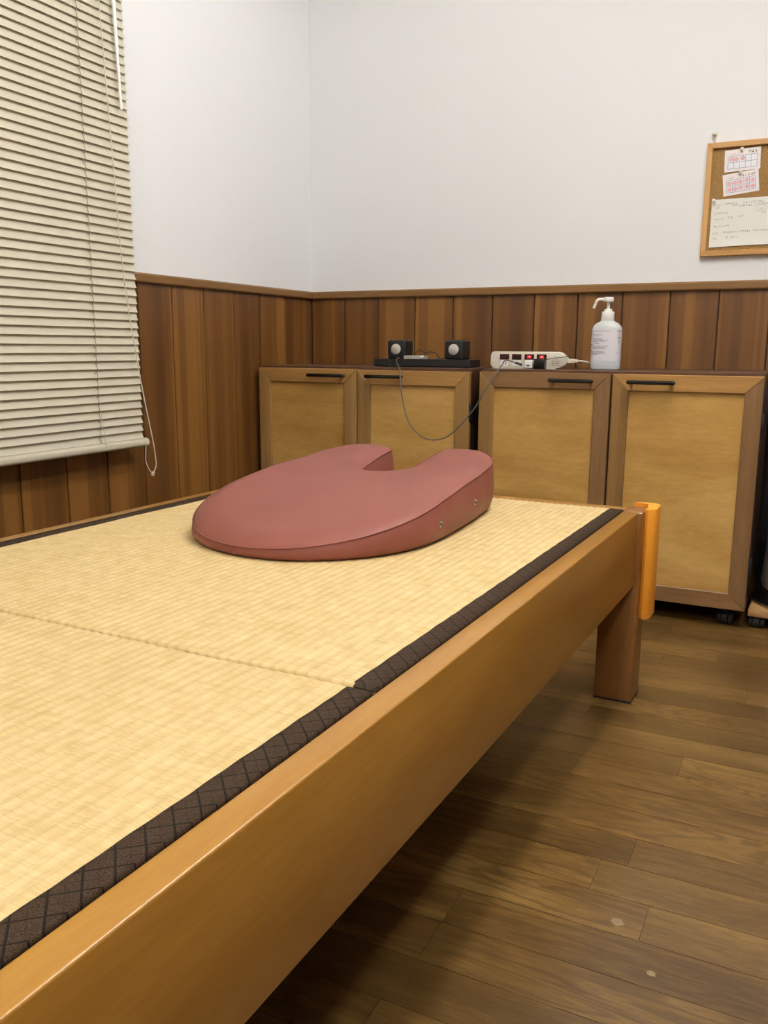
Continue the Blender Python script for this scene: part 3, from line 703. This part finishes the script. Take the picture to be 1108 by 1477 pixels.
# ---------------------------------------------------------------- pump bottle
bt = empty('pump_bottle', (-0.598, 2.742, CT), R(4), 'translucent white pump bottle of hand sanitiser standing on the right cabinet', 'bottle')
def oval(prof, seg=40, n=2.6, c=(0, 0)):
    bm = bmesh.new(); rings = []
    for rx, ry, z in prof:
        ring = []
        for k in range(seg):
            a = 2 * math.pi * k / seg; ca, sa = math.cos(a), math.sin(a)
            ring.append(bm.verts.new((c[0] + rx * math.copysign(abs(ca) ** (2 / n), ca), c[1] + ry * math.copysign(abs(sa) ** (2 / n), sa), z)))
        rings.append(ring)
    for a, b in zip(rings, rings[1:]):
        for k in range(seg): bm.faces.new((a[k], a[(k + 1) % seg], b[(k + 1) % seg], b[k]))
    bm.faces.new(rings[0]); bm.faces.new(rings[-1]); return bm
mesh_obj('body', oval([(0.040, 0.026, 0.0), (0.0445, 0.030, 0.003), (0.0455, 0.031, 0.008), (0.0455, 0.031, 0.120), (0.0445, 0.030, 0.128), (0.041, 0.0275, 0.136), (0.034, 0.024, 0.1425), (0.026, 0.021, 0.147), (0.0205, 0.0195, 0.150), (0.0200, 0.0195, 0.159)]), M['translucent'], bt, smooth=True)
mesh_obj('liquid', oval([(0.0457, 0.0312, 0.0085), (0.0459, 0.0314, 0.010), (0.0459, 0.0314, 0.0265), (0.0457, 0.0312, 0.027)]), M['liquid'], bt, smooth=True)
def wrap(u0, u1, z0, z1, off, n=2.6, k=12):
    """strip following the bottle's skin; u in degrees, -90 faces the camera"""
    bm = bmesh.new(); A = []
    for i in range(k + 1):
        a = R(u0 + (u1 - u0) * i / k); ca, sa = math.cos(a), math.sin(a)
        x = (0.0455 + off) * math.copysign(abs(ca) ** (2 / n), ca); yv = (0.031 + off) * math.copysign(abs(sa) ** (2 / n), sa)
        A.append((bm.verts.new((x, yv, z0)), bm.verts.new((x, yv, z1))))
    for a, b in zip(A, A[1:]): bm.faces.new((a[0], b[0], b[1], a[1]))
    return bm
def add_wrap(bm, *a, **k):
    t = wrap(*a, **k); me = bpy.data.meshes.new('tmp'); t.to_mesh(me); t.free(); bm.from_mesh(me); bpy.data.meshes.remove(me)
lab = mesh_obj('label', wrap(-176, -8, 0.028, 0.122, 0.0004, k=36), plain('label_lilac', rgb(226, 222, 230), 0.5, noise=0.01), bt, smooth='all')
bm = bmesh.new(); bd = bmesh.new(); rt = random.Random(5)
for (u0, u1, z) in ((-168, -150, .1115), (-172, -162, .1005), (-172, -140, .0765), (-172, -146, .060), (-40, -22, .1195), (-42, -24, .099)):
    add_wrap(bd, u0, u1, z - 0.0012, z + 0.0012, 0.0009, k=6)
for z, u0, u1 in ((.1185, -160, -136), (.1190, -132, -78), (.108, -160, -96), (.104, -158, -110), (.0965, -150, -92), (.0935, -136, -96), (.0905, -150, -84), (.0885, -140, -90), (.0855, -136, -112), (.0815, -130, -106), (.0735, -134, -84), (.0705, -166, -86), (.068, -160, -90), (.0655, -140, -88), (.0575, -134, -92), (.055, -150, -90), (.0525, -160, -88), (.050, -156, -96), (.0475, -160, -110),
                  (.114, -38, -30), (.110, -38, -32), (.106, -37, -31), (.092, -40, -28), (.087, -40, -26), (.082, -38, -30), (.054, -44, -36)):
    u = u0
    while u < u1:
        du = rt.uniform(3, 9); add_wrap(bm, u, min(u + du, u1), z - 0.0006, z + 0.0006, 0.0008, k=2); u += du + rt.uniform(1, 2.5)
tag(mesh_obj('print_lines', bm, M['ink'], lab), 'fine grey printing on the label', kind='stuff'); tag(mesh_obj('print_headings', bd, M['ink_dark'], lab), 'bold black headings on the label', kind='stuff')
mesh_obj('collar', lathe(bmesh.new(), [(0.0195, 0.1585), (0.0198, 0.160), (0.0190, 0.177), (0.0180, 0.1785), (0.0125, 0.1788), (0.0120, 0.186), (0.0070, 0.187)], 30), M['white_plastic'], bt, smooth=True)
mesh_obj('pump_stem', lathe(bmesh.new(), [(0.0050, 0.185), (0.0050, 0.201), (0.0065, 0.205), (0.0065, 0.209)], 20), M['white_plastic'], bt, smooth=True)
bm = lathe(bmesh.new(), [(0.0150, 0.208), (0.0156, 0.210), (0.0156, 0.220), (0.0140, 0.2225)], 28)
tube(bm, catmull([(-0.010, -0.001, 0.2155), (-0.028, -0.003, 0.2155), (-0.0345, -0.004, 0.2115), (-0.0395, -0.005, 0.200), (-0.0435, -0.006, 0.189)], 6), [0.0046] * 14 + [0.0042] * 11, 12)
mesh_obj('pump_head', bm, M['white_plastic'], bt, smooth=True)

# ---------------------------------------------------------------- cork board with cards and note
KY = YB + 0.008 - 0.0185
kb = empty('cork_board', (-0.15, YB + 0.008, 1.10), 0, 'wood framed cork notice board hanging on the white back wall', 'notice board')
KW, KH, FW = 0.2235, 0.3425, 0.017
M['cork_frame_z'] = wood('cork_frame_wood_upright', rgb(176, 128, 70), rgb(194, 146, 84), rgb(206, 160, 98), 'Z', 12, 10, 0.45, 0.03)
for pts, mm in (([(-KW, KH), (KW, KH), (KW - FW, KH - FW), (-KW + FW, KH - FW)], 'cork_frame'), ([(-KW, 0), (KW, 0), (KW - FW, FW), (-KW + FW, FW)], 'cork_frame'),
                ([(-KW, 0), (-KW + FW, FW), (-KW + FW, KH - FW), (-KW, KH)], 'cork_frame_z'), ([(KW, 0), (KW - FW, FW), (KW - FW, KH - FW), (KW, KH)], 'cork_frame_z')):
    mesh_obj('frame_strip', prism(bmesh.new(), pts, 'Y', -0.019, -0.001, bev=0.0012, seg=1), M[mm], kb)
mesh_obj('cork_sheet', B(-KW + FW - 0.003, KW - FW + 0.003, -0.009, -0.002, FW - 0.003, KH - FW + 0.003), M['cork'], kb)
FACE = YB + 0.008 - 0.0092
def quad(bm, a, b, c, d, y, th=0.0003):
    vs = [bm.verts.new((p[0], y, p[1])) for p in (a, b, c, d)] + [bm.verts.new((p[0], y + th, p[1])) for p in (a, b, c, d)]
    bm.faces.new(vs[:4]); bm.faces.new(vs[4:])
    for i in range(4): bm.faces.new((vs[i], vs[(i + 1) % 4], vs[4 + (i + 1) % 4], vs[4 + i]))
def stroke(bm, pts, w, y):
    for a, b in zip(pts, pts[1:]):
        d = Vector((b[0] - a[0], b[1] - a[1]));
        if d.length < 1e-6: continue
        n = Vector((-d.y, d.x)).normalized() * w / 2
        quad(bm, (a[0] + n.x, a[1] + n.y), (b[0] + n.x, b[1] + n.y), (b[0] - n.x, b[1] - n.y), (a[0] - n.x, a[1] - n.y), y, 0.0001)
def scribble(bm, x0, x1, z, h, y, rg, w=0.0007):
    x = x0
    while x < x1:
        cw = h * rg.uniform(0.6, 0.95)
        for s in range(rg.choice((2, 3, 3, 4))):
            k = rg.random()
            if k < 0.45: zz = z + rg.uniform(-0.4, 0.4) * h; stroke(bm, [(x, zz), (x + cw * 0.9, zz + 0.08 * h)], w, y)
            elif k < 0.75: xx = x + rg.uniform(0.1, 0.8) * cw; stroke(bm, [(xx, z + 0.45 * h), (xx - 0.1 * cw, z - 0.45 * h)], w, y)
            else: stroke(bm, [(x + 0.2 * cw, z + 0.35 * h), (x + 0.7 * cw, z + 0.1 * h), (x + 0.8 * cw, z - 0.3 * h), (x + 0.3 * cw, z - 0.4 * h)], w, y)
        x += cw + h * rg.uniform(0.15, 0.4)
def push_pin(x, z, y, label, mat='pin', tilt=(R(-25), 0, R(8)), sc=1.0):
    t = empty('push_pin', (x, y, z), 0, label, 'pin', rot=tilt)
    mesh_obj('head', lathe(bmesh.new(), [(0.0048 * sc, -0.0005), (0.0048 * sc, -0.002), (0.0028 * sc, -0.004), (0.0026 * sc, -0.009), (0.0042 * sc, -0.011), (0.0042 * sc, -0.0135), (0.003 * sc, -0.0142)], 18, axis='Y'), M[mat], t, smooth=True)
    return t
def stamp_card(cx, cz, ang, label, stamped, seed, yoff, top_ink):
    w, h = 0.052, 0.0325
    t = empty('stamp_card', (cx, FACE - yoff, cz), 0, label, 'card', 'stamp cards pinned on the cork board', rot=(0, -ang, 0))
    bm = bmesh.new(); quad(bm, (-w, -h), (w, -h), (w, h), (-w, h), -0.0005, 0.0005); sh = mesh_obj('sheet', bm, M['card'], t)
    gx0, gx1, gz0, gz1 = -0.042, 0.042, -0.024, 0.0135
    bm = bmesh.new(); quad(bm, (gx0, gz0), (gx1, gz0), (gx1, gz1), (gx0, gz1), -0.0007, 0.0002); mesh_obj('cell_field', bm, M['card_cell'], t)
    bm = bmesh.new()
    for i in range(6): x = gx0 + (gx1 - gx0) * i / 5; stroke(bm, [(x, gz0), (x, gz1)], 0.0009, -0.0009)
    for j in range(3): z = gz0 + (gz1 - gz0) * j / 2; stroke(bm, [(gx0, z), (gx1, z)], 0.0009, -0.0009)
    mesh_obj('grid_lines', bm, M['ink_blue'], t)
    rg = random.Random(seed)
    for (i, j) in stamped:
        x = gx0 + (gx1 - gx0) * (i + 0.5) / 5 + rg.uniform(-1, 1) * 0.0012; z = gz1 - (gz1 - gz0) * (j + 0.5) / 2 + rg.uniform(-1, 1) * 0.001
        bm = bmesh.new(); n = 20; pts = []
        for k in range(n):
            a = 2 * math.pi * k / n; r_ = 0.0066 * (1 + 0.10 * math.cos(5 * a)); pts.append((x + r_ * math.cos(a), z + r_ * math.sin(a)))
        prism(bm, pts, 'Y', -0.00085, -0.0007); mesh_obj('stamp', bm, M['stamp'], t)
    bm = bmesh.new(); scribble(bm, -0.034, -0.014, 0.0195, 0.0035, -0.0007, rg, 0.0004); tag(mesh_obj('heading', bm, M['ink'], t), kind='stuff')
    bm = bmesh.new(); scribble(bm, top_ink[0], top_ink[1], 0.0215, 0.0075, -0.0007, rg, 0.0011); tag(mesh_obj('handwriting', bm, M[top_ink[2]], t), kind='stuff')
    return t
stamp_card(-0.2685, 1.387, R(2.3), 'white stamp card with three red stamps, upper of two on the cork board', [(0, 0), (1, 0), (2, 0)], 2, 0.0012, (0.018, 0.040, 'ink_dark'))
stamp_card(-0.268, 1.3185, R(6.5), 'white stamp card full of red stamps, lower of two on the cork board', [(i, j) for j in (0, 1) for i in range(5)], 4, 0.0004, (0.004, 0.044, 'ink'))
push_pin(-0.273, 1.413, FACE - 0.0018, 'cream push pin holding the upper stamp card')
push_pin(-0.272, 1.346, FACE - 0.0010, 'cream push pin holding the lower stamp card')
nt = empty('note_sheet', (-0.349, FACE - 0.0006, 1.127), 0, 'large white handwritten note sheet pinned to the bottom of the cork board', 'paper')
bm = bmesh.new(); NX, NZ = 22, 12; W_, H_ = 0.346, 0.146; gv = {}
for i in range(NX + 1):
    for j in range(NZ + 1):
        u, v = i / NX, j / NZ
        lift = -0.0004 - 0.0005 * (0.5 + 0.5 * math.sin(u * 7 + 0.6)) * (1 - v) ** 1.5 - 0.003 * max(0, 1 - v * 9) * (0.4 + 0.6 * u)
        gv[i, j] = bm.verts.new((u * W_ , lift, v * H_ + 0.003 * math.sin(u * 3) * (1 - v)))
for i in range(NX):
    for j in range(NZ): bm.faces.new((gv[i, j], gv[i + 1, j], gv[i + 1, j + 1], gv[i, j + 1]))
mesh_obj('sheet', bm, M['paper'], nt, smooth='all')
bm = bmesh.new(); rg = random.Random(11)
# rows of pencil writing (illegible in the photograph)
for (x0, x1, z, h) in ((0.008, 0.026, .129, .005), (0.036, 0.076, .1315, .0065), (0.062, 0.076, .1265, .005), (0.092, 0.108, .132, .0065), (0.116, 0.150, .1335, .0055), (0.080, 0.118, .1235, .0055), (0.126, 0.170, .126, .006),
                       (0.012, 0.024, .121, .0045), (0.010, 0.050, .1035, .006), (0.140, 0.154, .111, .006), (0.150, 0.158, .100, .006), (0.014, 0.036, .085, .005), (0.051, 0.062, .0895, .0075), (0.082, 0.096, .092, .005),
                       (0.012, 0.055, .064, .0065), (0.008, 0.024, .0425, .006), (0.040, 0.082, .0455, .0055), (0.090, 0.118, .046, .006), (0.126, 0.172, .047, .0055), (0.009, 0.021, .027, .006), (0.049, 0.055, .029, .006), (0.061, 0.079, .0285, .0055),
                       (0.19, 0.26, .12, .006), (0.2, 0.3, .09, .006), (0.18, 0.28, .047, .006)):
    x = x0
    n = max(1, int((x1 - x0) / 0.02)); scribble(bm, x0, x1, z, h, -0.00105, rg, 0.00055)
stroke(bm, [(0.134 + 0.017 * math.cos(2 * math.pi * k / 20) + 0.012, 0.113 + 0.009 * math.sin(2 * math.pi * k / 20)) for k in range(21)], 0.0005, -0.00105)
tag(mesh_obj('handwriting', bm, M['ink'], nt), 'rows of grey pencil handwriting', kind='stuff')
push_pin(-0.341, 1.266, FACE - 0.003, 'clear push pin at the top left corner of the note sheet', 'wand', (R(-20), 0, R(-10)))
hk = empty('wall_hook', (-0.356, YB + 0.008, 1.468), 0, 'white pin hook in the wall above the left corner of the cork board', 'hook')
mesh_obj('pin_head', lathe(bmesh.new(), [(0.0075, 0.0), (0.0078, -0.004), (0.005, -0.007), (0.0048, -0.013), (0.0068, -0.016), (0.0068, -0.019), (0.005, -0.021)], 20, (0, 0, 0.004), 'Y'), M['pin'], hk, smooth=True)
mesh_obj('hook_wire', tube(bmesh.new(), catmull([(0, -0.006, 0.004), (0.001, -0.007, -0.008), (0.003, -0.0085, -0.020), (0.003, -0.006, -0.0245), (0.003, -0.004, -0.020)]), 0.0012, 8), M['steel'], hk, smooth='all')

# ---------------------------------------------------------------- venetian blind
VX = XL + 0.060; V0, V1 = 0.32, 1.954
vb = empty('venetian_blind', (VX, 0, 0), 0, 'cream venetian blind closed over the window on the left wall', 'blind')
def slat_mesh():
    bm = bmesh.new(); n = 10; wd = 0.0262; sag = -0.0028; tilt = R(15); th = 0.00035; prof = []
    for side in (1, -1):
        rngk = range(n + 1) if side > 0 else range(n, -1, -1)
        for k in rngk:
            u = k / n - 0.5; c = sag * (1 - 4 * u * u) + side * th / 2
            a = wd * u                                      # from lower (outer) edge to upper (inner) edge
            x = -a * math.sin(tilt) + c * math.cos(tilt); z = a * math.cos(tilt) + c * math.sin(tilt)
            prof.append((x, z))
    prism(bm, prof, 'Y', V0, V1 - 0.004); return bm
z0 = 0.5505; PIT = 0.0228
first = None
for k in range(68):
    if first is None: first = mesh_obj('slat', slat_mesh(), M['slat'], vb, smooth=True, loc=(0, 0, z0))
    else:
        instance(first, vb, loc=(0, 0, z0 + k * PIT))
ztop = z0 + 68 * PIT
mesh_obj('head_rail', B(-0.02, 0.02, V0, V1, ztop + 0.004, ztop + 0.034, bev=0.003), M['slat'], vb)
bm = bmesh.new(); prism(bm, rrect(0.024, 0.024, 0.010, 6, 0.002, 0.5250), 'Y', V0, V1 + 0.004)
mesh_obj('bottom_rail', bm, M['slat'], vb, smooth=True)
mesh_obj('end_cap', (lambda b: prism(b, rrect(0.0255, 0.0255, 0.0105, 6, 0.002, 0.5250), 'Y', V1 - 0.008, V1 + 0.0062))(bmesh.new()), M['slat'], vb, smooth=True)
for yv in (1.776, 1.10, 0.50):
    bm = bmesh.new(); path = []
    for k in range(69):
        zz = z0 + k * PIT; path += [(0.0066, yv, zz - 0.0130), (0.0026, yv + 0.0003, zz + 0.0088)]
    tube(bm, path, 0.0009, 6)
    lc = mesh_obj('ladder_cord', bm, M['cord_grey'], vb)
    bm = bmesh.new()
    for k in range(68): box(bm, 0.002, 0.0058, yv - 0.0018, yv + 0.0006, z0 + k * PIT + 0.0012, z0 + k * PIT + 0.0066)
    tag(mesh_obj('cord_slots', bm, M['cord_grey'], lc), 'row of small dark slots where the cord passes the slats', kind='stuff')
    bm = tube(bmesh.new(), [(0.0095, yv + 0.002, 0.620), (0.0165, yv + 0.008, 0.530)], 0.0009, 6); mesh_obj('tail_cord', bm, M['cord'], lc)
# tilt wand
bm = tube(bmesh.new(), [(0.013, 1.897, ztop), (0.0135, 1.9015, 1.72), (0.0140, 1.9105, 1.452), (0.0140, 1.9108, 1.441)], [0.0050, 0.0050, 0.0038, 0.0038], 10)
tag(mesh_obj('tilt_wand', bm, M['wand'], vb, smooth=True), 'clear plastic tilt wand')
# lift cord with its knotted loop
cc = mesh_obj('lift_cord', tube(bmesh.new(), catmull([(0.012, 1.825, ztop), (0.012, 1.847, 1.74), (0.013, 1.870, 1.30), (0.014, 1.888, 1.0), (0.017, 1.925, 0.75), (0.019, 1.944, 0.645), (0.021, 1.958, 0.575), (0.022, 1.968, 0.525), (0.022, 1.976, 0.470), (0.021, 1.9765, 0.452), (0.020, 1.970, 0.439), (0.018, 1.963, 0.432)], 8), 0.0016, 8), M['cord'], vb, smooth='all')
mesh_obj('loop_return', tube(bmesh.new(), catmull([(0.018, 1.963, 0.432), (0.014, 1.953, 0.445), (0.010, 1.946, 0.470), (0.010, 1.9465, 0.49), (0.010, 1.9495, 0.517)], 8), 0.0014, 8), M['cord'], cc, smooth='all')
bm = bmesh.new(); ring = [(0.018 + 0.0015 * math.sin(6 * math.pi * k / 36), 1.965 + 0.0042 * math.cos(2 * math.pi * k / 36), 0.4295 + 0.0042 * math.sin(2 * math.pi * k / 36)) for k in range(36)]
tube(bm, ring, 0.0029, 8, closed=True); mesh_obj('knot', bm, M['cord'], cc, smooth='all')

# ---------------------------------------------------------------- steel canister on a wheeled board
dy = empty('wheeled_board', (0.040, 2.785, 0), R(-2), 'small pine board on casters right of the cabinets, carrying the steel canister', 'dolly')
mesh_obj('board', B(-0.156, 0.156, -0.156, 0.156, 0.036, 0.058, bev=0.004), M['dolly'], dy, smooth=True)
for sx in (-0.13, 0.13):
    for sy in (-0.13, 0.13): caster(dy, sx, sy, 0.0362)
cn = empty('steel_canister', (0.040, 2.785, 0.0585), 0, 'shiny steel canister with a black flared base at the right edge', 'canister')
mesh_obj('base', lathe(bmesh.new(), [(0.154, 0.0), (0.162, 0.004), (0.162, 0.010), (0.157, 0.016), (0.150, 0.024), (0.145, 0.036), (0.140, 0.038)], 48), M['black_gloss'], cn, smooth=True)
mesh_obj('base_rim', lathe(bmesh.new(), [(0.1625, 0.003), (0.1645, 0.006), (0.1625, 0.010)], 48, closed=False), M['chrome'], cn, smooth=True)
mesh_obj('body', lathe(bmesh.new(), [(0.125, 0.036), (0.136, 0.044), (0.139, 0.060), (0.136, 0.10), (0.132, 0.16), (0.132, 0.23), (0.130, 0.243), (0.126, 0.25)], 48), M['steel'], cn, smooth=True)
mesh_obj('lid', lathe(bmesh.new(), [(0.131, 0.249), (0.134, 0.252), (0.133, 0.272), (0.12, 0.284), (0.05, 0.290)], 48), M['black'], cn, smooth=True)
bb = empty('dark_area_box', (0.0, 2.985, 0), 0, 'tall black box added to fill in the dark area behind the steel canister', 'box')  # guessed box, added to stand in for the shaded area by the wall
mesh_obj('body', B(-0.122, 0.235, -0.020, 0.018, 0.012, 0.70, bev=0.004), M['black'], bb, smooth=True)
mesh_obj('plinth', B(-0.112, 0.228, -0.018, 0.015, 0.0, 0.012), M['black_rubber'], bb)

# worn white spots on the floor
for (x, y, r_) in ((-0.186, 1.128, 0.010), (-0.125, 1.042, 0.0065)):
    rr = random.Random(int(r_ * 1e5)); bm = bmesh.new()
    prism(bm, [(x + r_ * rr.uniform(0.6, 1.1) * math.cos(2 * math.pi * k / 14), y + r_ * rr.uniform(0.6, 1.1) * math.sin(2 * math.pi * k / 14)) for k in range(14)], 'Z', 0.0, 0.0002)
    mesh_obj('paint_spot', bm, M['spot'], floor)
